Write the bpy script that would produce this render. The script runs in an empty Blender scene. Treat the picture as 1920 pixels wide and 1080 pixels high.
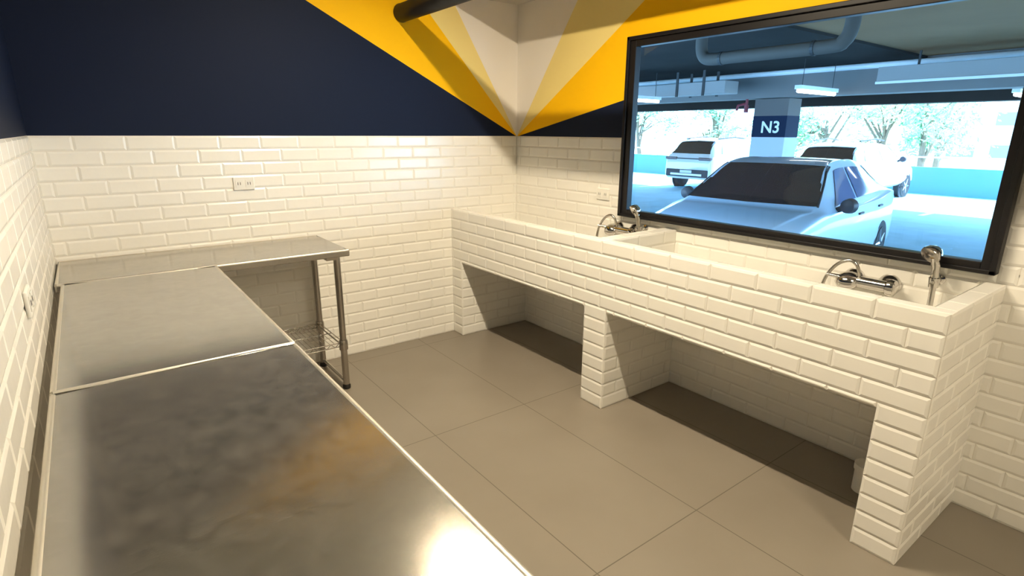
import bpy, math, random
from mathutils import Vector, Matrix
random.seed(7)
S = bpy.context.scene
COL = S.collection

# ------------------------------------------------------------------ camera, world, sun, lamps
cam_d = bpy.data.cameras.new('camera')
cam = bpy.data.objects.new('camera', cam_d); COL.objects.link(cam); S.camera = cam
CAM = Vector((-2.7803, -3.636, 1.5365)); YAW, PITCH, ROLL = 0.6461, -0.2736, 0.0063
fw = Vector((math.sin(YAW)*math.cos(PITCH), math.cos(YAW)*math.cos(PITCH), math.sin(PITCH)))
r0 = Vector((math.cos(YAW), -math.sin(YAW), 0)); u0 = r0.cross(fw)
rt = r0*math.cos(ROLL) + u0*math.sin(ROLL); up = -r0*math.sin(ROLL) + u0*math.cos(ROLL)
cam.matrix_world = Matrix(((rt.x, up.x, -fw.x, CAM.x), (rt.y, up.y, -fw.y, CAM.y), (rt.z, up.z, -fw.z, CAM.z), (0, 0, 0, 1)))
cam_d.sensor_width = 36; cam_d.lens = 1044.25/1920*36; cam_d.clip_start = 0.02; cam_d.clip_end = 300

S.view_settings.view_transform = 'Standard'; S.view_settings.look = 'None'
S.view_settings.exposure = 0.0; S.view_settings.gamma = 1; S.view_settings.use_curve_mapping = False

w = bpy.data.worlds.new('sky'); S.world = w; w.use_nodes = True
bgn = w.node_tree.nodes['Background']
bgn.inputs[0].default_value = (0.33, 0.64, 1.0, 1); bgn.inputs[1].default_value = 13.0

sun_d = bpy.data.lights.new('sun', 'SUN'); sun_d.energy = 18.0; sun_d.color = (1, .96, .9); sun_d.angle = .01
sun = bpy.data.objects.new('sun', sun_d); COL.objects.link(sun)
sun.rotation_euler = Vector((-0.40, 0.30, -0.86)).to_track_quat('-Z', 'Y').to_euler()

LAMP_X, LAMP_Z = -1.46, 2.70
def strip_light(y, length, power):
    d = bpy.data.lights.new('strip_lamp_light', 'AREA'); d.shape = 'RECTANGLE'; d.size = .05; d.size_y = length
    d.energy = power; d.color = (1.0, .845, .61)
    o = bpy.data.objects.new('strip_lamp_light', d); COL.objects.link(o); o.location = (LAMP_X, y, LAMP_Z)
    return o
LAMPS = [strip_light(-1.85, 1.0, 85), strip_light(-4.7, 1.2, 46)]

# ------------------------------------------------------------------ materials
def mat(name, col, rough=.5, metal=0, bump=None, noise=None, spec=.5, coat=0, emit=None):
    m = bpy.data.materials.new(name); m.use_nodes = True
    nt = m.node_tree; b = nt.nodes['Principled BSDF']
    b.inputs['Base Color'].default_value = (*col, 1); b.inputs['Roughness'].default_value = rough
    b.inputs['Metallic'].default_value = metal; b.inputs['Specular IOR Level'].default_value = spec
    b.inputs['Coat Weight'].default_value = coat
    if emit: b.inputs['Emission Color'].default_value = (*emit[0], 1); b.inputs['Emission Strength'].default_value = emit[1]
    tc = nt.nodes.new('ShaderNodeTexCoord')
    if noise:   # (scale, amount)
        n = nt.nodes.new('ShaderNodeTexNoise'); n.inputs['Scale'].default_value = noise[0]; n.inputs['Detail'].default_value = 6
        nt.links.new(tc.outputs['Object'], n.inputs['Vector'])
        mx = nt.nodes.new('ShaderNodeMix'); mx.data_type = 'RGBA'
        a = noise[1]
        mx.inputs[6].default_value = (*[c*(1-a) for c in col], 1); mx.inputs[7].default_value = (*[min(1, c*(1+a)) for c in col], 1)
        nt.links.new(n.outputs['Fac'], mx.inputs[0]); nt.links.new(mx.outputs[2], b.inputs['Base Color'])
    if bump:
        n2 = nt.nodes.new('ShaderNodeTexNoise'); n2.inputs['Scale'].default_value = bump[0]; n2.inputs['Detail'].default_value = 4
        nt.links.new(tc.outputs['Object'], n2.inputs['Vector'])
        bp = nt.nodes.new('ShaderNodeBump'); bp.inputs['Strength'].default_value = bump[1]; bp.inputs['Distance'].default_value = .01
        nt.links.new(n2.outputs['Fac'], bp.inputs['Height']); nt.links.new(bp.outputs[0], b.inputs['Normal'])
    return m

M = {}
M['tile'] = mat('white_glazed_tile', (.88, .86, .80), .22, noise=(7, .03), bump=(9, .12))
M['grout'] = mat('white_grout', (.76, .72, .64), .8, noise=(30, .08))
M['plaster'] = mat('white_plaster', (.78, .76, .70), .7, noise=(3, .03))
M['ceil'] = mat('grey_green_ceiling', (.38, .40, .35), .8)
M['navy'] = mat('navy_paint', (.008, .014, .036), .6, noise=(3, .08), spec=.12)
M['frame'] = mat('black_window_frame', (.010, .009, .010), .35, spec=.3)
M['pipe'] = mat('black_pipe', (.010, .009, .008), .35)
M['chrome'] = mat('chrome', (.62, .60, .58), .12, 1)
M['leg'] = mat('leg_steel', (.50, .47, .43), .25, 1)
M['plastic'] = mat('white_plastic', (.84, .82, .76), .35)
M['dark'] = mat('dark_slot', (.03, .03, .03), .6)
M['duct_in'] = mat('bulkhead_paint', (.55, .52, .46), .7)
M['concrete'] = mat('garage_concrete', (.36, .64, .80), .8, noise=(2, .2), bump=(20, .2), spec=.25)
M['conc_dark'] = mat('dark_soffit', (.035, .030, .027), .9, noise=(1.5, .25), spec=.05)  # near-black tone for the thin soffit sheet and two beams
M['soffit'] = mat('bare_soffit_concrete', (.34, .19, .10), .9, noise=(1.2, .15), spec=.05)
M['conc_light'] = mat('painted_beam', (.22, .21, .20), .8, noise=(1.5, .12), spec=.1)
M['parapet'] = mat('parapet_concrete', (.07, .19, .29), .8, noise=(1.2, .08))
M['pvc'] = mat('grey_pvc', (.09, .08, .07), .6, spec=.1)
M['galv'] = mat('galvanised_duct', (.34, .33, .32), .6, 0, spec=.2)
M['white'] = mat('white_paint', (.85, .86, .87), .5)
M['blue'] = mat('blue_band_paint', (.010, .018, .045), .7, spec=.15)
M['palecol'] = mat('pale_column_paint', (.50, .56, .66), .6)
M['browncol'] = mat('grey_column_paint', (.16, .14, .13), .8, spec=.15)
M['carpaint'] = mat('silver_blue_car_paint', (.60, .78, .98), .35, 0, coat=.6)
M['carwhite'] = mat('white_car_paint', (.80, .82, .84), .25, 0, coat=1)
M['carglass'] = mat('tinted_car_glass', (.012, .014, .02), .06, 0, coat=.3)
M['sideglass'] = mat('side_car_glass', (.17, .24, .44), .06, 0, coat=.5)
M['rubber'] = mat('tyre_rubber', (.02, .02, .022), .7)
M['trim'] = mat('black_car_trim', (.03, .032, .04), .5)
M['rim'] = mat('alloy_rim', (.45, .47, .5), .3, 1)
M['tail'] = mat('dark_tail_lamp', (.06, .02, .025), .2)
M['bark'] = mat('bark', (.16, .12, .09), .9, noise=(8, .3))
M['leaf'] = mat('pale_leaf', (.50, .56, .36), .6, noise=(3, .4))
M['leaf2'] = mat('fresh_leaf', (.32, .56, .34), .6, noise=(3, .4))
M['redpaint'] = mat('red_valve_paint', (.25, .03, .04), .5)
M['bwin'] = mat('building_window_glass', (.20, .24, .42), .3, spec=.2)
M['soil'] = mat('pale_ground', (.55, .62, .50), .9, noise=(.6, .2))
M['tube'] = mat('lit_tube', (.9, .9, .9), .4, emit=((1, .97, .9), 9))
M['tube_in'] = mat('lit_tube_warm', (.9, .9, .9), .4, emit=((1.0, .84, .60), 2))

def nodes(m): return m.node_tree.nodes, m.node_tree.links
def math_n(nt, op, a, b=None, c=None):
    n = nt.nodes.new('ShaderNodeMath'); n.operation = op
    for i, v in enumerate((a, b, c)):
        if v is None: continue
        if isinstance(v, (int, float)): n.inputs[i].default_value = v
        else: nt.links.new(v, n.inputs[i])
    return n.outputs[0]

def mural(name, axis, stops):
    """paint rays that fan out from the top of the tiled corner: colour by run / rise"""
    m = mat(name, (1, 1, 1), .6, spec=.12); nt = m.node_tree; b = nt.nodes['Principled BSDF']
    tc = nt.nodes.new('ShaderNodeTexCoord'); sp = nt.nodes.new('ShaderNodeSeparateXYZ'); nt.links.new(tc.outputs['Object'], sp.inputs[0])
    d = math_n(nt, 'ABSOLUTE', sp.outputs[axis]); h = math_n(nt, 'MAXIMUM', math_n(nt, 'SUBTRACT', sp.outputs[2], 1.5), .0001)
    q = math_n(nt, 'DIVIDE', math_n(nt, 'DIVIDE', d, h), 10.0)
    cr = nt.nodes.new('ShaderNodeValToRGB'); cr.color_ramp.interpolation = 'CONSTANT'; nt.links.new(q, cr.inputs[0])
    el = cr.color_ramp.elements
    while len(el) > 1: el.remove(el[-1])
    el[0].position = 0; el[0].color = (*stops[0][1], 1)
    for pos, c in stops[1:]:
        e = el.new(pos/10); e.color = (*c, 1)
    nt.links.new(cr.outputs[0], b.inputs['Base Color'])
    return m
CW, CP, CY, CN = (.86, .82, .76), (.86, .70, .27), (.95, .52, .004), (.008, .014, .036)
M['mural_back'] = mural('mural_paint_back', 0, [(0, CW), (.603, CP), (.90, CY), (2.03, CN)])
M['mural_right'] = mural('mural_paint_right', 1, [(0, CW), (.72, CP), (1.54, CY), (4.76, CN)])

def floor_mat():
    m = mat('porcelain_floor', (.35, .30, .24), .38); nt = m.node_tree; b = nt.nodes['Principled BSDF']
    tc = nt.nodes.new('ShaderNodeTexCoord'); sp = nt.nodes.new('ShaderNodeSeparateXYZ'); nt.links.new(tc.outputs['Object'], sp.inputs[0])
    def line(out, off, per):
        v = math_n(nt, 'DIVIDE', math_n(nt, 'ADD', out, off), per)
        v = math_n(nt, 'SUBTRACT', math_n(nt, 'FRACT', math_n(nt, 'ADD', v, 20.5)), .5)
        return math_n(nt, 'LESS_THAN', math_n(nt, 'MULTIPLY', math_n(nt, 'ABSOLUTE', v), per), .0022)
    g = math_n(nt, 'MAXIMUM', line(sp.outputs[0], 1.53, .59), line(sp.outputs[1], 2.5, 1.18))
    n = nt.nodes.new('ShaderNodeTexNoise'); n.inputs['Scale'].default_value = 2.2; n.inputs['Detail'].default_value = 8
    nt.links.new(tc.outputs['Object'], n.inputs['Vector'])
    mx = nt.nodes.new('ShaderNodeMix'); mx.data_type = 'RGBA'; mx.inputs[6].default_value = (.21, .178, .14, 1); mx.inputs[7].default_value = (.28, .245, .20, 1)
    nt.links.new(n.outputs['Fac'], mx.inputs[0])
    m2 = nt.nodes.new('ShaderNodeMix'); m2.data_type = 'RGBA'; m2.inputs[7].default_value = (.12, .10, .075, 1)
    nt.links.new(g, m2.inputs[0]); nt.links.new(mx.outputs[2], m2.inputs[6]); nt.links.new(m2.outputs[2], b.inputs['Base Color'])
    return m
M['floor'] = floor_mat()

def steel_mat(name, base, r0, r1, stretch):
    m = mat(name, base, .25, .84); nt = m.node_tree; b = nt.nodes['Principled BSDF']
    tc = nt.nodes.new('ShaderNodeTexCoord')
    n = nt.nodes.new('ShaderNodeTexNoise'); n.inputs['Scale'].default_value = 3; n.inputs['Detail'].default_value = 5; n.inputs['Roughness'].default_value = .5
    nt.links.new(tc.outputs['Object'], n.inputs['Vector'])
    mr = nt.nodes.new('ShaderNodeMapRange'); mr.inputs[3].default_value = r0; mr.inputs[4].default_value = r1
    mr.inputs[1].default_value = .3; mr.inputs[2].default_value = .7
    nt.links.new(n.outputs['Fac'], mr.inputs[0]); nt.links.new(mr.outputs[0], b.inputs['Roughness'])
    # smears of dried water: slightly paler, dull
    n3 = nt.nodes.new('ShaderNodeTexNoise'); n3.inputs['Scale'].default_value = 4; n3.inputs['Detail'].default_value = 7; n3.inputs['Distortion'].default_value = .3
    nt.links.new(tc.outputs['Object'], n3.inputs['Vector'])
    cr = nt.nodes.new('ShaderNodeValToRGB'); cr.color_ramp.elements[0].position = .35; cr.color_ramp.elements[0].color = (*[c*.94 for c in base], 1)
    cr.color_ramp.elements[1].position = .75; cr.color_ramp.elements[1].color = (*[min(1, c*1.07) for c in base], 1)
    nt.links.new(n3.outputs['Fac'], cr.inputs[0])
    n6 = nt.nodes.new('ShaderNodeTexNoise'); n6.inputs['Scale'].default_value = 22; n6.inputs['Detail'].default_value = 10; n6.inputs['Roughness'].default_value = .7; n6.inputs['Distortion'].default_value = .6
    nt.links.new(tc.outputs['Object'], n6.inputs['Vector'])
    m6 = nt.nodes.new('ShaderNodeMapRange'); m6.inputs[1].default_value = .35; m6.inputs[2].default_value = .68; m6.inputs[3].default_value = .88; m6.inputs[4].default_value = .76
    nt.links.new(n6.outputs['Fac'], m6.inputs[0]); nt.links.new(m6.outputs[0], b.inputs['Metallic'])
    # white limescale specks
    v = nt.nodes.new('ShaderNodeTexVoronoi'); v.inputs['Scale'].default_value = 7; v.inputs['Randomness'].default_value = 1
    nt.links.new(tc.outputs['Object'], v.inputs['Vector'])
    sp = math_n(nt, 'LESS_THAN', v.outputs['Distance'], .02)
    mx = nt.nodes.new('ShaderNodeMix'); mx.data_type = 'RGBA'; mx.inputs[7].default_value = (.85, .85, .82, 1)
    nt.links.new(sp, mx.inputs[0]); nt.links.new(cr.outputs[0], mx.inputs[6]); nt.links.new(mx.outputs[2], b.inputs['Base Color'])
    # brushing grain and slight unevenness
    mp = nt.nodes.new('ShaderNodeMapping'); mp.inputs['Scale'].default_value = stretch; nt.links.new(tc.outputs['Object'], mp.inputs[0])
    n4 = nt.nodes.new('ShaderNodeTexNoise'); n4.inputs['Scale'].default_value = 1; n4.inputs['Detail'].default_value = 3; nt.links.new(mp.outputs[0], n4.inputs['Vector'])
    n5 = nt.nodes.new('ShaderNodeTexNoise'); n5.inputs['Scale'].default_value = 2.2; nt.links.new(tc.outputs['Object'], n5.inputs['Vector'])
    h = math_n(nt, 'ADD', math_n(nt, 'MULTIPLY', n4.outputs['Fac'], .02), math_n(nt, 'MULTIPLY', n5.outputs['Fac'], 1.0))
    bp = nt.nodes.new('ShaderNodeBump'); bp.inputs['Strength'].default_value = .12; bp.inputs['Distance'].default_value = .012
    nt.links.new(h, bp.inputs['Height']); nt.links.new(bp.outputs[0], b.inputs['Normal'])
    return m
M['steel'] = steel_mat('brushed_steel', (.43, .41, .37),  .14, .19, (400, 8, 8))
M['edge'] = mat('highlit_steel_edge', (.74, .70, .62), .42, .8)  # paler and duller than the tops: bright edge highlight put into the colour
M['steel2'] = steel_mat('brushed_steel_lengthwise', (.43, .41, .37), .14, .19, (8, 400, 8))

def glass_mat():
    m = bpy.data.materials.new('window_glass'); m.use_nodes = True; nt = m.node_tree; nt.nodes.clear()
    o = nt.nodes.new('ShaderNodeOutputMaterial'); t = nt.nodes.new('ShaderNodeBsdfTransparent'); g = nt.nodes.new('ShaderNodeBsdfGlossy')
    t.inputs[0].default_value = (.90, .96, 1, 1); g.inputs['Roughness'].default_value = .01
    f = nt.nodes.new('ShaderNodeFresnel'); f.inputs[0].default_value = 1.5; mx = nt.nodes.new('ShaderNodeMixShader')
    nt.links.new(f.outputs[0], mx.inputs[0]); nt.links.new(t.outputs[0], mx.inputs[1]); nt.links.new(g.outputs[0], mx.inputs[2]); nt.links.new(mx.outputs[0], o.inputs[0])
    return m
M['glass'] = glass_mat()

# ------------------------------------------------------------------ mesh helpers
class MB:
    def __init__(s): s.v = []; s.f = []; s.m = []
    def quad(s, pts, mi=0):
        n = len(s.v); s.v += [tuple(p) for p in pts]; s.f.append(tuple(range(n, n+len(pts)))); s.m.append(mi)
    def box(s, a, b, mi=0):
        (x0, y0, z0), (x1, y1, z1) = [tuple(min(p, q) for p, q in zip(a, b)), tuple(max(p, q) for p, q in zip(a, b))]
        n = len(s.v); s.v += [(x, y, z) for x in (x0, x1) for y in (y0, y1) for z in (z0, z1)]
        for f in ((0, 1, 3, 2), (4, 6, 7, 5), (0, 4, 5, 1), (2, 3, 7, 6), (0, 2, 6, 4), (1, 5, 7, 3)):
            s.f.append(tuple(n+i for i in f)); s.m.append(mi)
        return s
    def tube(s, pts, r, seg=12, mi=0, cap=True):
        pts = [Vector(p) for p in pts]; rs = r if isinstance(r, (list, tuple)) else [r]*len(pts)
        n0 = len(s.v); pv = None
        for i, p in enumerate(pts):
            t = (pts[min(i+1, len(pts)-1)] - pts[max(i-1, 0)]).normalized()
            if pv is None:
                a = Vector((0, 0, 1)) if abs(t.z) < .9 else Vector((1, 0, 0)); u = t.cross(a).normalized()
            else: u = (pv - t*pv.dot(t)).normalized()
            pv = u; v = t.cross(u)
            for k in range(seg):
                an = 2*math.pi*k/seg; s.v.append(tuple(p + (u*math.cos(an)+v*math.sin(an))*rs[i]))
        for i in range(len(pts)-1):
            for k in range(seg):
                a = n0+i*seg+k; b = n0+i*seg+(k+1) % seg
                s.f.append((a, b, b+seg, a+seg)); s.m.append(mi)
        if cap:
            s.f.append(tuple(n0+k for k in reversed(range(seg)))); s.m.append(mi)
            e = n0+(len(pts)-1)*seg; s.f.append(tuple(e+k for k in range(seg))); s.m.append(mi)
        return s
    def lathe(s, c, axis, prof, seg=24, mi=0):
        """prof: (radius, distance along axis)"""
        c = Vector(c); t = Vector(axis).normalized()
        return s.tube([c+t*h for r, h in prof], [max(r, .0004) for r, h in prof], seg, mi)
    def build(s, name, mats, parent=None, smooth=False, bevel=0, seg=2, label=None):
        me = bpy.data.meshes.new(name); me.from_pydata(s.v, [], s.f)
        mats = mats if isinstance(mats, (list, tuple)) else [mats]
        for m in mats: me.materials.append(m)
        if len(mats) > 1: me.polygons.foreach_set('material_index', s.m)
        o = bpy.data.objects.new(name, me); COL.objects.link(o)
        if smooth:
            for p in me.polygons: p.use_smooth = True
            me.set_sharp_from_angle(angle=math.radians(38))
        if bevel:
            b = o.modifiers.new('bevel', 'BEVEL'); b.width = bevel; b.segments = seg; b.limit_method = 'ANGLE'; b.angle_limit = math.radians(40)
        if parent: o.parent = parent
        if label: o['label'] = label
        return o

# tube() along an axis must not merge coincident profile heights: lathe uses tiny steps
def tag(o, label, cat, group=None, kind=None):
    o['label'] = label; o['category'] = cat
    if group: o['group'] = group
    if kind: o['kind'] = kind
    return o
def struct(o, label=None):
    o['kind'] = 'structure'
    if label: o['label'] = label
    return o
def empty(name, loc=(0, 0, 0), rz=0):
    o = bpy.data.objects.new(name, None); COL.objects.link(o); o.location = loc; o.rotation_euler = (0, 0, rz); o.empty_display_size = .1
    return o
def smooth_path(pts, n=6):
    pts = [Vector(p) for p in pts]; P = [pts[0]*2-pts[1]] + pts + [pts[-1]*2-pts[-2]]; out = []
    for i in range(1, len(P)-2):
        for k in range(n):
            t = k/n; a, b, c, d = P[i-1:i+3]
            out.append(.5*((2*b) + (c-a)*t + (2*a-5*b+4*c-d)*t*t + (3*b-a-3*c+d)*t**3))
    return out + [pts[-1]]

ROW, TL = .0752, .222
def tiles(mb, O, U, V, N, regions, phase=0.0, mi=0, flip=0, bw=.010, bh=.0045, row0=0, tl=None):
    """bevelled metro tiles in running bond; regions are (u0, u1, v0, v1) rectangles on the plane"""
    O, U, V, N = Vector(O), Vector(U), Vector(V), Vector(N); g = .0011; TL_ = tl or TL
    order = (0, 1, 2, 3) if U.cross(V).dot(N) > 0 else (3, 2, 1, 0)
    for (u0, u1, v0, v1) in regions:
        k = math.floor((v0-row0)/ROW + 1e-4)
        while row0+k*ROW < v1-.004:
            a0, a1 = max(v0, row0+k*ROW), min(v1, row0+(k+1)*ROW)
            off = phase + (TL_/2 if (k+flip) % 2 else 0)
            j = math.floor((u0-off)/TL_)
            while off+j*TL_ < u1-.004:
                b0, b1 = max(u0, off+j*TL_), min(u1, off+(j+1)*TL_)
                j += 1
                if b1-b0 < .012 or a1-a0 < .008: continue
                e = min(bw, (b1-b0)*.35, (a1-a0)*.35)
                lo = [(b0+g, a0+g), (b1-g, a0+g), (b1-g, a1-g), (b0+g, a1-g)]
                hi = [(b0+g+e, a0+g+e), (b1-g-e, a0+g+e), (b1-g-e, a1-g-e), (b0+g+e, a1-g-e)]
                tx, tz = random.gauss(0, .0022), random.gauss(0, .003)
                n = len(mb.v)
                mb.v += [tuple(O+U*p+V*q) for p, q in lo]
                mb.v += [tuple(O+U*p+V*q+N*(.0012)) for p, q in lo]
                mb.v += [tuple(O+U*p+V*q+N*(bh+tx*(p-(b0+b1)/2)+tz*(q-(a0+a1)/2))) for p, q in hi]
                def F(*i):
                    i = i if order[0] == 0 else tuple(reversed(i)); mb.f.append(tuple(n+x for x in i)); mb.m.append(mi)
                for i in range(4):
                    jn = (i+1) % 4
                    F(i, jn, 4+jn, 4+i); F(4+i, 4+jn, 8+jn, 8+i)
                F(8, 9, 10, 11)
            k += 1

# ------------------------------------------------------------------ room shell
W, HT, H = 2.979, 1.504, 2.75
YF = -6.2
D, L, HC, ZO = .622, 3.128, 20.0/20*.9776, .581
P1, P2a, P2b, P3 = .139, 1.456, 1.629, 2.969        # pier edges along -y
WY0, WY1, WZ0, WZ1 = -1.146, -3.094, 1.013, 2.089   # window outer frame

mb = MB(); mb.box((-W-.15, YF-.15, -.12), (.06, .15, 0)); struct(mb.build('floor', M['floor']))
mb = MB(); mb.box((-W-.15, YF-.15, H), (.06, .15, H+.1)); struct(mb.build('ceiling', M['ceil']))
mb = MB(); mb.box((-W-.15, 0, 0), (.06, .15, H), 2)
mb.box((-W, -.0004, 0), (0, .0, HT), 1)
tiles(mb, (-W, 0, 0), (1, 0, 0), (0, 0, 1), (0, -1, 0), [(0, W, 0, HT)], phase=.06)
struct(mb.build('wall_back', [M['tile'], M['grout'], M['mural_back']]))
mb = MB(); mb.box((-W-.15, YF, 0), (-W, 0, H), 2)
mb.box((-W, YF, 0), (-W+.0004, 0, HT), 1)
tiles(mb, (-W, 0, 0), (0, -1, 0), (0, 0, 1), (1, 0, 0), [(0, -YF, 0, HT)], phase=.1)
struct(mb.build('wall_left', [M['tile'], M['grout'], M['navy']]))
mb = MB()
oy0, oy1, oz0, oz1 = WY0-.005, WY1+.005, WZ0+.005, WZ1-.005
for a, b in (((0, YF, 0), (.06, 0, oz0)), ((0, YF, oz1), (.06, 0, H)), ((0, oy0, oz0), (.06, 0, oz1)), ((0, YF, oz0), (.06, oy1, oz1))): mb.box(a, b, 2)
for a, b in (((-.0004, YF, 0), (0, 0, WZ0+.01)), ((-.0004, WY0-.01, WZ0), (0, 0, HT)), ((-.0004, YF, WZ0), (0, WY1+.01, HT))): mb.box(a, b, 1)
tiles(mb, (0, 0, 0), (0, -1, 0), (0, 0, 1), (-1, 0, 0), [(0, -YF, 0, 13*ROW), (0, -WY0, 13*ROW, HT), (-WY0, -WY1, 13*ROW, WZ0), (-WY1, -YF, 13*ROW, HT)], phase=.16)
struct(mb.build('wall_right', [M['tile'], M['grout'], M['mural_right']]))
mb = MB(); mb.box((-W-.15, YF-.15, 0), (.06, YF, H)); struct(mb.build('wall_front', M['plaster']))
mb = MB(); mb.box((-.75, YF, 2.447), (0, 0, H)); struct(mb.build('trim_1', M['duct_in']), 'boxed bulkhead along the window wall')

# window
win = empty('window_1', (0, (WY0+WY1)/2, WZ0)); struct(win, 'wide black framed interior window onto the car park')
cy = (WY0+WY1)/2
mb = MB(); F = .052; x0, x1 = -.035, .012
ya, yb = WY0-cy, WY1-cy; zt = WZ1-WZ0
mb.box((x0, ya, 0), (x1, ya-F*1.25, zt)); mb.box((x0, yb, 0), (x1, yb+F, zt))
mb.box((x0, ya-F*1.25, 0), (x1, yb+F, F*.85)); mb.box((x0, ya-F*1.25, zt-F*1.15), (x1, yb+F, zt))
# raised outer lip with a fine step on each side
for a, b in (((x0-.012, ya, 0), (x0, ya-.022, zt)), ((x0-.012, yb, 0), (x0, yb+.022, zt)), ((x0-.012, ya, 0), (x0, yb, .018)), ((x0-.012, ya, zt-.022), (x0, yb, zt))): mb.box(a, b)
mb.build('window_frame', M['frame'], win, bevel=.003)
mb = MB(); g0, g1 = ya-F*1.2, yb+F*.9
mb.box((.02, g0, F*.8), (.026, g1, zt-F*1.1))
# a single sheet keeps the pane clear
mb2 = MB(); mb2.quad([(.004, g0, F*.8), (.004, g1, F*.8), (.004, g1, zt-F*1.1), (.004, g0, zt-F*1.1)])
mb2.build('window_pane', M['glass'], win)

# ------------------------------------------------------------------ tiled wash counter
ctr = empty('wash_counter', (-D/2, -L/2, 0))
tag(ctr, 'long white tiled wash counter with two troughs and open bays under the window', 'sink counter')
def cpart(name, mb, mats, **k):
    o = mb.build(name, mats, ctr, **k); o.matrix_parent_inverse = Matrix.Translation(-ctr.location); return o
TM = [M['tile'], M['grout']]; ZL = 8*ROW
fx = -D+.0035                                          # masonry face; tiles stand proud to -D
RIM = .058
mb = MB(); mb.box((fx, -L+.0035, ZO), (fx+RIM, -.006, HC-.003), 1)
tiles(mb, (fx, -L, 0), (0, 1, 0), (0, 0, 1), (-1, 0, 0), [(.003, L-P3-.003, ZL, HC), (L-P3-.003, L-P2b, ZO, HC), (L-P2b, L-P2a, ZL, HC), (L-P2a, L-P1, ZO, HC), (L-P1, L, ZL, HC)] if 0 else [(.003, L, ZL, HC), (L-P3, L-P2b, ZO, ZL), (L-P2a, L-P1, ZO, ZL)])
tiles(mb, (fx+RIM, -L, 0), (0, 1, 0), (0, 0, 1), (1, 0, 0), [(.066, L-1.585, .70, HC), (L-1.50, L, .70, HC)], flip=1)
tiles(mb, (fx, -L, HC-.003), (0, 1, 0), (1, 0, 0), (0, 0, 1), [(.0, L, 0, RIM)], bw=.004, bh=.003)
cpart('counter_front', mb, TM)
mb = MB(); mb.box((fx+RIM, -L+.0035, ZO), (-.006, -L+.066, HC-.003), 1)
tiles(mb, (fx+RIM, -L+.066, 0), (1, 0, 0), (0, 0, 1), (0, 1, 0), [(0, D-RIM-.005, .70, HC)])
tiles(mb, (0, -L, HC-.003), (-1, 0, 0), (0, 1, 0), (0, 0, 1), [(.001, D-RIM, .003, .066)], bw=.004, bh=.003)
tiles(mb, (fx, -L+.0035, 0), (1, 0, 0), (0, 0, 1), (0, -1, 0), [(.0, D-.004, ZL, HC)])
cpart('counter_end', mb, TM)
def pier(y0, y1, last=False):
    mb = MB(); yy0 = -y0 - (0 if y0 == 0 else .0035); yy1 = -y1+.0035
    mb.box((fx, yy1, .0), (-.001, yy0, ZO), 1)
    tiles(mb, (fx, -L, 0), (0, 1, 0), (0, 0, 1), (-1, 0, 0), [(L-y1+.002, L-y0-.002, 0, ZL)], phase=L-y1+.002, tl=.5 if y0 > 0 else None)
    tiles(mb, (fx, yy1, 0), (1, 0, 0), (0, 0, 1), (0, -1, 0), [(0, D-.004, 0, ZL if y1 == L else ZO)])
    if y0 > 0: tiles(mb, (fx, yy0, 0), (1, 0, 0), (0, 0, 1), (0, 1, 0), [(0, D-.004, 0, ZO)])
    cpart('counter_pier', mb, TM)
pier(0, P1); pier(P2a, P2b); pier(P3, L)
mb = MB(); mb.box((fx+RIM, -1.585, .70), (-.001, -1.50, HC-.003), 1)
tiles(mb, (fx+RIM, -1.585, 0), (1, 0, 0), (0, 0, 1), (0, -1, 0), [(0, D-RIM-.005, .70, HC)])
tiles(mb, (fx+RIM, -1.50, 0), (1, 0, 0), (0, 0, 1), (0, 1, 0), [(0, D-RIM-.005, .70, HC)], flip=1)
tiles(mb, (0, -1.585, HC-.003), (-1, 0, 0), (0, 1, 0), (0, 0, 1), [(.001, D-RIM-.002, .0, .085)], bw=.004, bh=.003)
cpart('trough_divider', mb, TM)
for ya_, yb_ in ((0, 1.50), (1.585, L-.066)):
    mb = MB(); mb.box((fx+RIM, -yb_+.001, ZO+.001), (-.001, -ya_-.001, .70), 1)
    mb.lathe((-.30, -(ya_+yb_)/2, .700), (0, 0, 1), [(.045, -.002), (.045, .002), (.034, .003), (.034, .001), (.0, .001)], 24, 2)
    cpart('trough_floor', mb, [M['tile'], M['tile'], M['chrome']])

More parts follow.
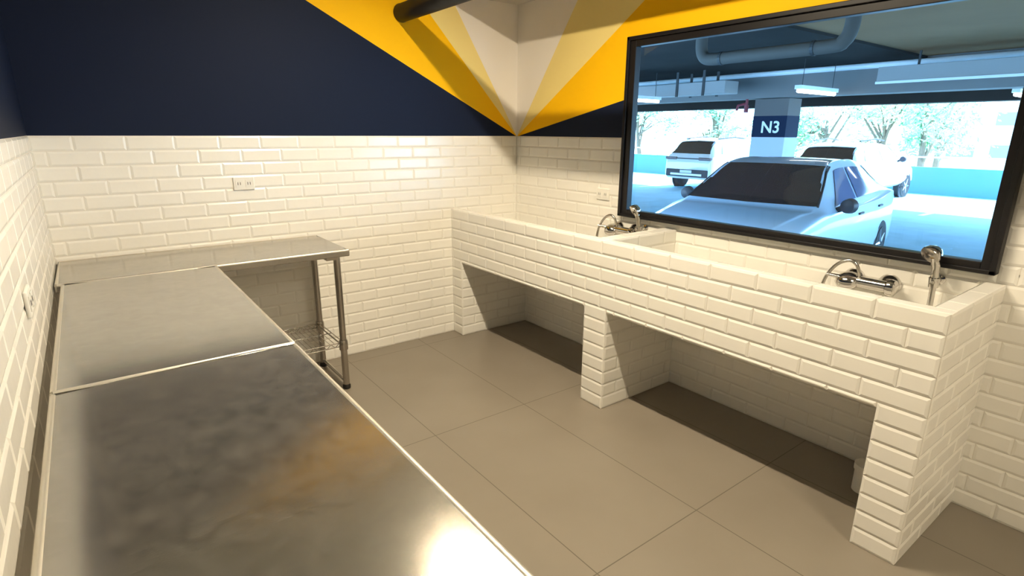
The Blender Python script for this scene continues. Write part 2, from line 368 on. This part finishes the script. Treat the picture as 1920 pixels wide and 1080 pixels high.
# ------------------------------------------------------------------ taps
def tap_set(y0, dy, wherem, wheres):
    z0 = .895 if dy > .1 else .925
    t = empty('mixer_tap', (-.006, y0, z0)); tag(t, wherem, 'tap', 'chrome mixer taps over the wash counter')
    t.matrix_world  # placed by location
    for yy in (0, -.145):
        MB().lathe((0, yy, 0), (-1, 0, 0), [(.044, 0), (.047, .004), (.044, .018), (.030, .032), (.023, .040), (.023, .062)], 28).build('escutcheon', M['chrome'], t, smooth=True)
    MB().tube([(-.066, .03, 0), (-.066, .026, 0), (-.066, -.172, 0), (-.066, -.176, 0)], [.018, .026, .026, .018], 20).build('tap_body', M['chrome'], t, smooth=True)
    hm = MB(); hm.lathe((-.066, .0, -.006), (-.35, 0.05, 1), [(.030, -.030), (.050, -.012), (.054, .004), (.048, .020), (.034, .033), (.016, .040), (.0, .041)], 28)
    hm.tube([(-.075, .015, .008), (-.105, .05, .016), (-.125, .075, .022)], [.012, .010, .007], 12)
    hm.build('tap_handle', M['chrome'], t, smooth=True)
    MB().lathe((-.066, -.165, 0), (0, -1, 0), [(.026, -.01), (.036, -.004), (.039, .008), (.035, .022), (.022, .030), (.0, .032)], 24).build('diverter_knob', M['chrome'], t, smooth=True)
    hp = smooth_path([(-.066, -.04, .0), (-.080, -.045, .04), (-.088, -.030, .080), (-.092, .0, .094), (-.10, .045, .068), (-.108, .080, .005), (-.115, .09, -.08), (-.12, .05, -.15), (-.11, -.10, -.17), (-.09, -.145-dy*.6, -.15), (-.068, -.145-dy, -.09), (-.060, -.145-dy, -.06)], 8)
    MB().tube(hp, .0075, 10).build('hose', M['leg'], t, smooth=True)
    ys = y0-.145-dy; s = empty('hand_shower', (-.006, ys, .955)); tag(s, wheres, 'hand shower', 'chrome hand showers over the wash counter')
    b = MB(); b.lathe((0, 0, 0), (-1, 0, 0), [(.022, 0), (.022, .006), (.011, .012), (.011, .045)], 20); b.tube([(-.064, 0, -.022), (-.068, 0, .018)], [.018, .020], 18)
    b.lathe((0, 0, 0), (-1, 0, 0), [(.009, .08), (.009, .095), (.0, .097)], 12)
    b.build('holder', M['chrome'], s, smooth=True)
    MB().tube(smooth_path([(-.054, 0, -.13), (-.066, 0, 0), (-.074, .003, .07), (-.085, .010, .105)], 5), [.011]*5+[.0145]*5+[.017]*5+[.019], 16).build('shower_handle', M['chrome'], s, smooth=True)
    a = Vector((-.75, .35, -.55)).normalized(); c = Vector((-.088, .018, .118))
    MB().lathe(c-a*.012, a, [(.006, -.020), (.024, -.012), (.036, .004), (.040, .020), (.038, .028), (.0, .029)], 24).build('shower_head', M['chrome'], s, smooth=True)
    return
tap_set(-1.135, .075, 'chrome mixer tap at the far trough near the room corner', 'chrome hand shower at the lower left corner of the black window')
tap_set(-2.595, .175, 'chrome mixer tap at the near trough below the parked silver car', 'chrome hand shower below the right end of the black window')

# ------------------------------------------------------------------ sockets
def outlet(loc, rz, label):
    o = empty('wall_outlet', loc, rz); tag(o, label, 'outlet', 'white wall outlets on the tiles')
    MB().box((-.058, -.010, -.038), (.058, 0, .038)).build('cover_plate', M['plastic'], o, bevel=.004)
    for sx in (-.027, .027):
        mb = MB(); mb.box((sx-.019, -.0125, -.022), (sx+.019, -.009, .022)); mb.box((sx-.008, -.0132, -.008), (sx-.005, -.0124, .008), 1); mb.box((sx+.005, -.0132, -.008), (sx+.008, -.0124, .008), 1)
        mb.build('socket', [M['plastic'], M['dark']], o)
outlet((-2.04, -.0045, 1.232), 0, 'white outlet on the back wall above the steel tables')
outlet((-.0045, -.975, 1.135), -math.pi/2, 'white outlet on the tiles left of the black window')
outlet((-W+.0045, -1.58, 1.06), math.pi/2, 'white outlet on the left wall above the long steel table')

# ------------------------------------------------------------------ overhead pipe
mb = MB(); mb.lathe((-.962, .0, 2.28), (0, -1, 0), [(.056, -.0), (.058, .003), (.058, .010), (.056, .013), (.056, 6.19)], 32)
pp = mb.build('ceiling_pipe', M['pipe'], smooth=True); tag(pp, 'thick black pipe running overhead out of the painted back wall', 'pipe')

# ------------------------------------------------------------------ steel tables
TH = .8795
def table(name, x0, x1, y0, y1, top, label, shelf_side=True, legs=None):
    t = empty(name, ((x0+x1)/2, (y0+y1)/2, 0)); tag(t, label, 'table')
    cx, cyy = (x0+x1)/2, (y0+y1)/2; a, b = (x1-x0)/2, (y1-y0)/2
    MB().box((-a, -b, TH-.038), (a, b, TH)).build('tabletop', top, t, smooth=True, bevel=.006, seg=3)
    r_ = .009; ez = TH-.006
    MB().tube([(-a+.008, -b+.008, ez), (a-.008, -b+.008, ez), (a-.008, b-.008, ez), (-a+.008, b-.008, ez), (-a+.008, -b+.008, ez)], r_, 12).build('rolled_edge', M['edge'], t, smooth=True)
    for sx in (-1, 1): MB().box((sx*(a-.09)-.03, -b+.05, TH-.062), (sx*(a-.09)+.03, b-.05, TH-.036)).build('support_rail', M['leg'], t)
    px, py = a-.055, b-.07
    zs = .29
    for sx in (-1, 1):
        for sy in (-1, 1):
            mb = MB(); mb.tube([(sx*px, sy*py, .03), (sx*px, sy*py, TH-.04)], .0195, 20)
            lg = mb.build('leg', M['leg'], t, smooth=True)
            MB().lathe((sx*px, sy*py, zs), (0, 0, 1), [(.0235, -.035), (.026, -.03), (.026, .02), (.023, .03)], 20).build('collar', M['leg'], lg, smooth=True)
            MB().lathe((sx*px, sy*py, 0), (0, 0, 1), [(.021, 0), (.024, .004), (.024, .022), (.015, .035)], 20).build('foot', M['pipe'], lg, smooth=True)
        MB().tube([(sx*px, -py, .045), (sx*px, py, .045)], .011, 12).build('floor_brace', M['leg'], t, smooth=True)
    mb = MB()
    for z in (zs-.012, zs+.012):
        for sy in (-1, 1): mb.tube([(-px, sy*py, z), (px, sy*py, z)], .0035, 6)
        for sx in (-1, 1): mb.tube([(sx*px, -py, z), (sx*px, py, z)], .0035, 6)
    n = int(2*px/.026)
    for i in range(1, n): mb.tube([(-px+2*px*i/n, -py, zs+.012), (-px+2*px*i/n, py, zs+.012)], .0022, 5)
    m = max(2, int(2*py/.2))
    for j in range(1, m): mb.tube([(-px, -py+2*py*j/m, zs+.008), (px, -py+2*py*j/m, zs+.008)], .003, 6)
    k = int(2*px/.05)
    for sy in (-1, 1):
        for i in range(k): mb.tube([(-px+2*px*i/k, sy*py, zs-.012), (-px+2*px*(i+.5)/k, sy*py, zs+.012), (-px+2*px*(i+1)/k, sy*py, zs-.012)], .002, 5)
    mb.build('wire_shelf', M['leg'], t)
    return t
TXF = -2.325
table('steel_table', -W+.012, -1.638, -.570, -.008, M['steel'], 'steel table against the back wall with a wire shelf showing under its right end')
table('steel_table', -W+.034, TXF, -1.881, -.573, M['steel2'], 'steel table along the left wall between the back table and the nearest table')
table('steel_table', -W+.034, TXF, -3.35, -1.885, M['steel2'], 'nearest steel table along the left wall, cut off by the picture bottom')

# drain stub in the right bay
mb = MB(); mb.tube([(-.22, -2.86, .0), (-.22, -2.86, .10), (-.22, -2.86, .102), (-.22, -2.86, .13)], [.045, .045, .05, .05], 24)
tag(mb.build('drain_pipe', M['plastic'], smooth=True), 'short grey drain pipe on the floor in the right bay under the counter', 'pipe')
# strip lamps of the room (above the picture)
for la, wh in zip(LAMPS, ('over the far end of the tables', 'over the near end of the room')):
    f = empty('strip_lamp', (LAMP_X, la.location.y, LAMP_Z)); tag(f, 'long white strip lamp hung '+wh, 'lamp')
    MB().box((-.06, -.55, .006), (.06, .55, .049)).build('housing', M['white'], f, bevel=.006)
    for yy in (-.45, .45): MB().tube([(0, yy, .045), (0, yy, .0499)], .006, 8).build('hanger', M['leg'], f)

# ------------------------------------------------------------------ car park outside
GZ = -.25; SL = 2.9; PX = 17.8
mb = MB(); mb.box((.061, -14, GZ-.2), (PX, 34, GZ), 0)
for i in range(-3, 12): mb.box((12.3, i*2.75+.9-.06, GZ), (PX-.5, i*2.75+.9+.06, GZ+.003), 1)
for i in range(-3, 12): mb.box((1.4, i*2.75+1.5-.06, GZ), (6.2, i*2.75+1.5+.06, GZ+.003), 1)
struct(mb.build('floor_car_park', [M['concrete'], M['white']]))
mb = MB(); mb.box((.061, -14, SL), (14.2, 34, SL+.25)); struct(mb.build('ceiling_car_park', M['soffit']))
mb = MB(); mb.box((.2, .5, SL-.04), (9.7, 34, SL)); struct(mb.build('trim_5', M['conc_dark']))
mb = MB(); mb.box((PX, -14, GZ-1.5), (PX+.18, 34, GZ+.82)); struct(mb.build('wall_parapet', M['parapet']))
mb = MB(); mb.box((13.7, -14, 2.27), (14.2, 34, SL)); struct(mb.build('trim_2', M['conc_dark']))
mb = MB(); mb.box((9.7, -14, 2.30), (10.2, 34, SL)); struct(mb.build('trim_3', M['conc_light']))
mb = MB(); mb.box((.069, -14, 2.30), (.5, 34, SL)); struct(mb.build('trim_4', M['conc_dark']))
mb = MB(); mb.tube([(PX+.09, -14, .86), (PX+.09, 34, .86)], .025, 10)
for i in range(24): mb.tube([(PX+.09, -13+i*2, GZ+.82), (PX+.09, -13+i*2, .86)], .018, 8)
tag(mb.build('guard_rail', M['leg']), 'thin metal guard rail running along the top of the parapet', 'railing')
mb = MB(); mb.tube([(9.62, -14, 2.80), (9.62, 34, 2.80)], .055, 12)
tag(mb.build('conduit', M['white'], smooth=True), 'long thin white conduit running along the top of the light beam', 'pipe')
mb = MB(); mb.tube(smooth_path([(3.9, 1.15, SL), (3.9, 1.15, 2.62), (3.9, 1.10, 2.49), (3.9, .97, 2.45), (3.9, .6, 2.45), (3.9, -.45, 2.45), (3.9, -.62, 2.49), (3.9, -.68, 2.62), (3.9, -.68, SL)], 5), .075, 18)
dp = mb.build('drainage_pipe', M['pvc'], smooth=True); tag(dp, 'grey drainage pipe with elbows hanging below the dark car park ceiling', 'pipe')
for yy in (.85, -.30): 
    MB().lathe((3.9, yy, 2.45), (0, -1, 0), [(.083, 0), (.083, .035)], 18).build('pipe_clamp', M['dark'], dp)
t = empty('ventilation_duct', (8.6, 0, 0)); tag(t, 'long pale duct with a squared end hanging right of the column', 'duct')
MB().box((0, -12, 2.42), (.5, .85, 2.66)).build('duct_body', M['galv'], t, bevel=.01)
MB().box((-.03, -12, 2.38), (.0, .85, 2.42)).build('duct_flange', M['white'], t)
for yy in (.3, -1.5, -3.3): MB().box((.2, yy, 2.66), (.23, yy+.03, SL)).build('hanger', M['dark'], t)
t = empty('ventilation_duct', (8.4, 0, 0)); tag(t, 'short pale duct hanging left of the column over the white car', 'duct')
MB().box((0, 3.7, 2.36), (.5, 7.4, 2.62)).build('duct_body', M['galv'], t, bevel=.01)
for yy in (4.2, 4.9): MB().box((-.02, yy, 2.33), (.0, yy+.06, SL)).build('hanger', M['dark'], t)
for yy in (4.2, 4.9): MB().box((.5, yy, 2.33), (.52, yy+.06, SL)).build('hanger', M['dark'], t)

def tube_lamp(loc, label):
    f = empty('tube_lamp', loc); tag(f, label, 'lamp', 'lit tube lamps below the car park ceiling')
    MB().box((-.75, -.06, .03), (.75, .06, .10)).build('housing', M['white'], f)
    MB().tube([(-.72, 0, 0), (.72, 0, 0)], .035, 12).build('tube', M['tube'], f)
    for xx in (-.6, .6): MB().tube([(xx, 0, .10), (xx, 0, SL-loc[2])], .006, 6).build('hanger', M['dark'], f)
tube_lamp((8.75, 1.92, 2.30), 'lit tube lamp hanging right of the lettered column')
tube_lamp((7.5, 5.3, 2.24), 'lit tube lamp at the left edge of the window view')
tube_lamp((11.6, -.6, 2.24), 'lit tube lamp at the right edge of the window view')

# lettered column
col_ = empty('column', (9.9, 3.05, GZ)); tag(col_, 'painted concrete column with a dark band lettered N3', 'column')
def band(z0, z1, m, g=0, nm='column_shaft', mi=None):
    return MB().box((-g, -g, z0-GZ), (.55+g, .80+g, z1-GZ)).build(nm, m, col_)
band(GZ, 1.45, M['palecol']); bd = band(1.45, 1.92, M['blue'], .004, 'painted_band'); band(1.92, 2.29, M['browncol'])
tc_ = bpy.data.curves.new('n3_text', 'FONT'); tc_.body = 'N3'; tc_.size = .36; tc_.extrude = .004; tc_.align_x = 'CENTER'; tc_.align_y = 'CENTER'; tc_.offset = .006
to = bpy.data.objects.new('n3_text', tc_); COL.objects.link(to)
dg = bpy.context.evaluated_depsgraph_get(); me = bpy.data.meshes.new_from_object(to.evaluated_get(dg)); bpy.data.objects.remove(to)
me.materials.clear(); me.materials.append(M['white'])
lt = bpy.data.objects.new('painted_letters', me); COL.objects.link(lt); lt.parent = col_
lt.matrix_local = Matrix.Translation((-.006, .36, 1.66-GZ)) @ Matrix(((0, 0, -1, 0), (-1, 0, 0, 0), (0, 1, 0, 0), (0, 0, 0, 1)))
mb = MB(); mb.tube([(9.80, 4.0, 2.2999), (9.80, 4.0, 2.02)], .03, 8); mb.tube([(9.80, 4.0, 2.20), (9.80, 4.22, 2.16), (9.80, 4.24, 2.05)], .03, 8); mb.tube([(9.80, 4.0, 2.16), (9.80, 4.0, 2.0)], .05, 8)
tag(mb.build('sprinkler_valve', M['redpaint'], smooth=True), 'dark red sprinkler valve hanging beside the top of the column', 'valve')

# ------------------------------------------------------------------ cars
def catmull(P, t):
    n = len(P)-1; i = min(int(t), n-1); f = t-i
    a, b, c, d = P[max(i-1, 0)], P[i], P[i+1], P[min(i+2, n)]
    return tuple(.5*((2*q) + (r-p)*f + (2*p-5*q+4*r-s)*f*f + (3*q-p-3*r+s)*f**3) for p, q, r, s in zip(a, b, c, d))
def section(st, clr=0):
    x, w_, zb, wr, zr, zc = st
    wb = min(w_*.97, w_); 
    return [(x, w_*.86, .20+clr), (x, w_*.985, .30+clr), (x, w_, zb*.62), (x, wb, zb-.06), (x, wb*.965, zb), (x, wr, zr), (x, wr*.86, zr+(zc-zr)*.72), (x, 0, zc)]
def car(name, sts, loc, rz, label, paint, windows, wheels, extra, clr=0):
    """sts: stations from nose to tail; windows: list of (name, side or None, corners in (x, t), material)"""
    c = empty(name, loc, rz); tag(c, label, 'car')
    secs = [section(s, clr) for s in sts]; nt_ = len(secs[0])-1; ns = len(secs)-1
    def surf(s, t):
        pts = [catmull([sec[k] for sec in secs], s) for k in range(nt_+1)]
        # across the section: straight between belt and rail (t 4..5), rounded elsewhere
        i = min(int(t), nt_-1); f = t-i
        if i in (4,): return Vector(tuple(p+(q-p)*f for p, q in zip(pts[i], pts[i+1])))
        return Vector(catmull(pts, t))
    def s_of_x(x):
        lo, hi = 0.0, float(ns)
        for _ in range(30):
            md = (lo+hi)/2
            if catmull([sec[0] for sec in secs], md)[0] > x: lo = md
            else: hi = md
        return (lo+hi)/2
    NS, NT = 64, 28; mb = MB(); ring = []
    for i in range(NS+1):
        s = ns*i/NS; row = []
        half = [surf(s, nt_*j/NT) for j in range(NT+1)]
        full = half + [Vector((p.x, -p.y, p.z)) for p in reversed(half[:-1])]
        for p in full: row.append(len(mb.v)); mb.v.append(tuple(p))
        ring.append(row)
    for i in range(NS):
        for j in range(len(ring[0])-1):
            mb.f.append((ring[i][j], ring[i+1][j], ring[i+1][j+1], ring[i][j+1])); mb.m.append(0)
        mb.f.append((ring[i][0], ring[i][-1], ring[i+1][-1], ring[i+1][0])); mb.m.append(0)
    mb.f.append(tuple(ring[0])); mb.m.append(0); mb.f.append(tuple(reversed(ring[-1]))); mb.m.append(0)
    b = mb.build('car_body', paint, c, smooth=True)
    for (nm, sides, (xa0, xa1, xb0, xb1), (ta, tb), gm) in windows:
        # at t=ta spans xa0..xa1, at t=tb spans xb0..xb1
        for sd in sides:
            mb = MB(); A, B = 16, 12; idx = []
            for jj in range(B+1):
                q = jj/B; row = []
                for ii in range(A+1):
                    p_ = ii/A; x = (xa0+(xa1-xa0)*p_)*(1-q)+(xb0+(xb1-xb0)*p_)*q
                    if sd == 0: t = ta; yfrac = 0
                    t = ta+(tb-ta)*q; s = s_of_x(x); P = surf(s, t)
                    d1 = surf(min(s+.02, ns), t)-surf(max(s-.02, 0), t); d2 = surf(s, min(t+.02, nt_-.001))-surf(s, t-.02)
                    n_ = d2.cross(d1); n_ = n_.normalized() if n_.length > 1e-9 else Vector((0, 0, 1))
                    if n_.y < -.2 or (abs(n_.y) < .2 and n_.z < 0): n_ = -n_
                    P = P+n_*.010
                    row.append(len(mb.v)); mb.v.append((P.x, P.y*sd, P.z))
                idx.append(row)
            for jj in range(B):
                for ii in range(A):
                    f_ = (idx[jj][ii], idx[jj][ii+1], idx[jj+1][ii+1], idx[jj+1][ii]); mb.f.append(f_ if sd > 0 else tuple(reversed(f_))); mb.m.append(0)
            mb.build(nm, gm, c, smooth=True)
    for (wx, wy) in wheels:
        for sd in (1, -1):
            wn = MB(); wn.lathe((wx, sd*(wy-.20), .33), (0, sd, 0), [(.30, 0), (.33, .02), (.33, .19), (.31, .215), (.235, .222), (.23, .20)], 28)
            wo = wn.build('wheel', M['rubber'], c, smooth=True)
            rm = MB(); rm.lathe((wx, sd*(wy-.0), .33), (0, sd, 0), [(.232, -.02), (.225, .012), (.19, .002), (.05, .004), (.045, .014), (.0, .015)], 28)
            for k in range(5):
                an = k*2*math.pi/5; u_ = Vector((math.cos(an), 0, math.sin(an))); cc = Vector((wx, sd*(wy+.008), .33))
                rm.tube([cc+u_*.03, cc+u_*.21], [.028, .018], 6)
            rm.build('rim', M['rim'], wo, smooth=True)
            ar = MB(); ar.lathe((wx, sd*(wy-.03), .33), (0, sd, 0), [(.40, -.01), (.40, .022), (.34, .026), (.33, .0)], 28); ar.build('wheel_arch', M['trim'], c, smooth=True)
    extra(c, surf, s_of_x)
    return c
def mirror(c, x, y, z):
    for sd in (1, -1):
        m_ = MB(); m_.tube([(x, sd*(y-.12), z-.05), (x, sd*(y-.02), z)], [.03, .035], 10)
        m_.tube([(x+.07, sd*(y+.03), z+.03), (x+.05, sd*(y+.035), z+.03), (x-.03, sd*(y+.05), z+.03), (x-.06, sd*(y+.05), z+.03)], [.03, .075, .085, .07], 16)
        m_.build('side_mirror', M['trim'], c, smooth=True)

# near silver-blue car: stations (x, half width, belt z, rail half width, rail z, centre z), x = 0 at the windscreen foot
ST1 = [(1.30, .60, .55, .50, .60, .62), (1.18, .78, .68, .62, .73, .75), (.85, .87, .80, .68, .86, .885), (.30, .90, .91, .74, .945, .975),
       (.0, .915, .955, .775, .985, 1.0), (-.38, .92, .965, .70, 1.20, 1.22), (-.78, .92, .97, .615, 1.395, 1.43), (-1.5, .92, .985, .60, 1.43, 1.485),
       (-2.15, .915, 1.0, .585, 1.365, 1.42), (-2.65, .90, 1.02, .62, 1.20, 1.23), (-3.0, .88, 1.02, .68, 1.06, 1.08), (-3.2, .84, .95, .68, .98, 1.0), (-3.32, .74, .78, .6, .80, .82)]
def ex1(c, surf, sx):
    mirror(c, -.42, .93, .985)
    for sd in (1, -1):
        for x in (-1.25, -2.15):
            P = surf(sx(x), 3.0); MB().box((x-.09, sd*(P.y+.005), P.z-.08), (x+.09, sd*(P.y+.03), P.z-.055)).build('door_handle', M['trim'], c, bevel=.005)
    for sd in (1, -1):
        MB().box((1.08, sd*.45, .62), (1.24, sd*.74, .72)).build('headlight', M['sideglass'], c, bevel=.02)
    for sd in (1, -1):
        m_ = MB(); pts = [surf(sx(x), 5.02) for x in (-.05, -.2, -.4, -.6, -.78)]; pts = [Vector((p.x, sd*p.y, p.z+.008)) for p in pts]
        m_.tube(pts, .012, 8); m_.build('windscreen_seal', M['trim'], c, smooth=True)
TW = math.pi
g1, g2 = M['carglass'], M['sideglass']
W1 = [('windscreen', (1, -1), (-.06, -.74, -.01, -.74), (5.05, 7.0), g1),
      ('side_window', (1, -1), (-.40, -1.18, -.84, -1.20), (4.12, 4.9), g2),
      ('side_window', (1, -1), (-1.26, -2.50, -1.28, -2.15), (4.12, 4.9), g2),
      ('rear_window', (1, -1), (-2.25, -2.85, -2.22, -2.9), (5.1, 7.0), g1)]
car('parked_car', ST1, (3.375, -.03, GZ), 3.276, 'silver blue car parked nose towards the window with a dark windscreen', M['carpaint'], W1, [(.42, .90), (-2.40, .90)], ex1)

# white sport utility car seen from behind: nose +x
ST2 = [(4.35, .60, .60, .50, .66, .68), (4.2, .80, .78, .62, .82, .84), (3.6, .90, .95, .70, 1.0, 1.03), (3.15, .92, 1.03, .78, 1.07, 1.10),
       (2.85, .92, 1.04, .72, 1.27, 1.29), (2.45, .92, 1.05, .63, 1.50, 1.53), (1.6, .92, 1.06, .62, 1.58, 1.63), (.8, .92, 1.08, .62, 1.54, 1.60),
       (.42, .91, 1.09, .63, 1.42, 1.50), (.22, .90, 1.09, .68, 1.22, 1.25), (.10, .89, 1.05, .76, 1.10, 1.12), (.03, .87, .98, .78, 1.0, 1.02), (0, .82, .80, .7, .84, .86)]
def ex2(c, surf, sx):
    mirror(c, 2.75, .92, 1.08)
    MB().box((-.03, -.80, .40), (.12, .80, .64)).build('rear_bumper', M['trim'], c, bevel=.03)
    MB().box((-.045, -.60, .44), (-.02, .60, .52)).build('bumper_insert', M['rim'], c, bevel=.01)
    MB().box((-.055, -.22, .53), (-.025, .22, .62)).build('number_plate', M['white'], c, bevel=.004)
    for sd in (1, -1): MB().box((-.02, sd*.42, .94), (.12, sd*.86, 1.03)).build('tail_lamp', M['tail'], c, bevel=.02)
    MB().box((-.02, -.42, .965), (.06, .42, 1.0)).build('lamp_strip', M['trim'], c, bevel=.008)
    for sd in (1, -1): MB().tube([(.7, sd*.60, 1.60), (1.6, sd*.60, 1.655), (2.2, sd*.60, 1.61)], .018, 8).build('roof_rail', M['trim'], c, smooth=True)
W2 = [('windscreen', (1, -1), (3.05, 2.5, 3.10, 2.5), (5.05, 7.0), g1),
      ('side_window', (1, -1), (2.75, 1.72, 2.38, 1.70), (4.12, 4.9), g2),
      ('side_window', (1, -1), (1.64, .62, 1.62, .85), (4.12, 4.9), g2),
      ('rear_window', (1, -1), (.52, .13, .55, .11), (5.0, 7.0), g1)]
car('parked_car', ST2, (12.9, 7.75, GZ), 0, 'white sport utility car parked left of the column, its back to the window', M['carwhite'], W2, [(.85, .90), (3.45, .90)], ex2, clr=.14)
car('parked_car', [tuple(list(s[:2])+[s[2]*.97, s[3], s[4]*.95, s[5]*.95]) for s in ST2], (12.9, 3.55, GZ), 0, 'sunlit white car parked right of the column behind the silver one', M['carwhite'], W2, [(.85, .90), (3.45, .90)], ex2, clr=.14)

# ------------------------------------------------------------------ beyond the parapet
mb = MB(); mb.box((PX+.2, -40, -1.6), (90, 90, -1.5)); struct(mb.build('floor_beyond_parapet', M['soil']))
def tree(x, y, h, r, n, mt, label):
    t = empty('tree', (x, y, -1.5)); tag(t, label, 'tree', 'trees beyond the parapet')
    rnd = random.Random(int(x*31+y*17)); tr = MB()
    top = Vector((rnd.uniform(-.4, .4), rnd.uniform(-.4, .4), h*.62))
    tr.tube(smooth_path([(0, 0, 0), (top.x*.3, top.y*.5, h*.3), tuple(top)], 4), [.16, .155, .15, .14, .13, .12, .10, .08, .06], 8)
    cl = []
    for i in range(9):
        a = rnd.uniform(0, 6.28); rr = rnd.uniform(.2, 1)*r; c = Vector((math.cos(a)*rr, math.sin(a)*rr, h*rnd.uniform(.42, .95))); cl.append((c, rnd.uniform(.5, .8)*r*.75))
        tr.tube([top*rnd.uniform(.5, .95), c*.6+top*.4, c], [.06, .035, .012], 6)
    tr.build('trunk', M['bark'], t, smooth=True)
    lf = MB()
    for i in range(n):
        c, rr = rnd.choice(cl); d = Vector((rnd.gauss(0, 1), rnd.gauss(0, 1), rnd.gauss(0, .8))).normalized()*rr*rnd.uniform(.35, 1)
        p = c+d; u = Vector((rnd.gauss(0, 1), rnd.gauss(0, 1), rnd.gauss(0, 1))).normalized(); v = u.orthogonal().normalized(); s = rnd.uniform(.07, .15)
        lf.quad([p-u*s, p+v*s*.45, p+u*s, p-v*s*.45])
    lf.build('foliage', mt, t)
TR = [(22.5, 17.7, 5.6, 1.7, 'at the far left of the window view'), (26, 15.4, 5.2, 1.9, 'behind the left of the white sport utility car'), (23.5, 13.8, 5.9, 2.0, 'between the sport utility car and the column'),
      (25, 11.0, 5.5, 2.0, 'behind the column'), (24, 8.6, 5.8, 1.9, 'just right of the column'), (25, 6.6, 5.2, 1.8, 'above the sunlit white car'), (24, 4.6, 5.6, 1.7, 'nearest to the white building'), (30, 6.0, 6.0, 2.2, 'set back in front of the white building')]
for i, (x, y, h, r, wl) in enumerate(TR): tree(x, y, h, r, 2300, M['leaf'] if i % 2 else M['leaf2'], 'pale green sunlit tree '+wl)
b = empty('building', (44, 5.5, -1.5)); tag(b, 'sunlit white building with rows of windows at the right of the view', 'building')
MB().box((0, -9, 0), (9, 6.5, 12)).build('wall', M['white'], b)
for z in (1.6, 3.6, 5.6):
    MB().box((-.3, -9, z-.45), (0, 6.5, z-.3)).build('ledge', M['white'], b)
    for y in (-6.5, -4.2, -1.9, .4, 2.7): MB().box((-.05, y, z), (.02, y+1.5, z+.8)).build('window', M['bwin'], b)
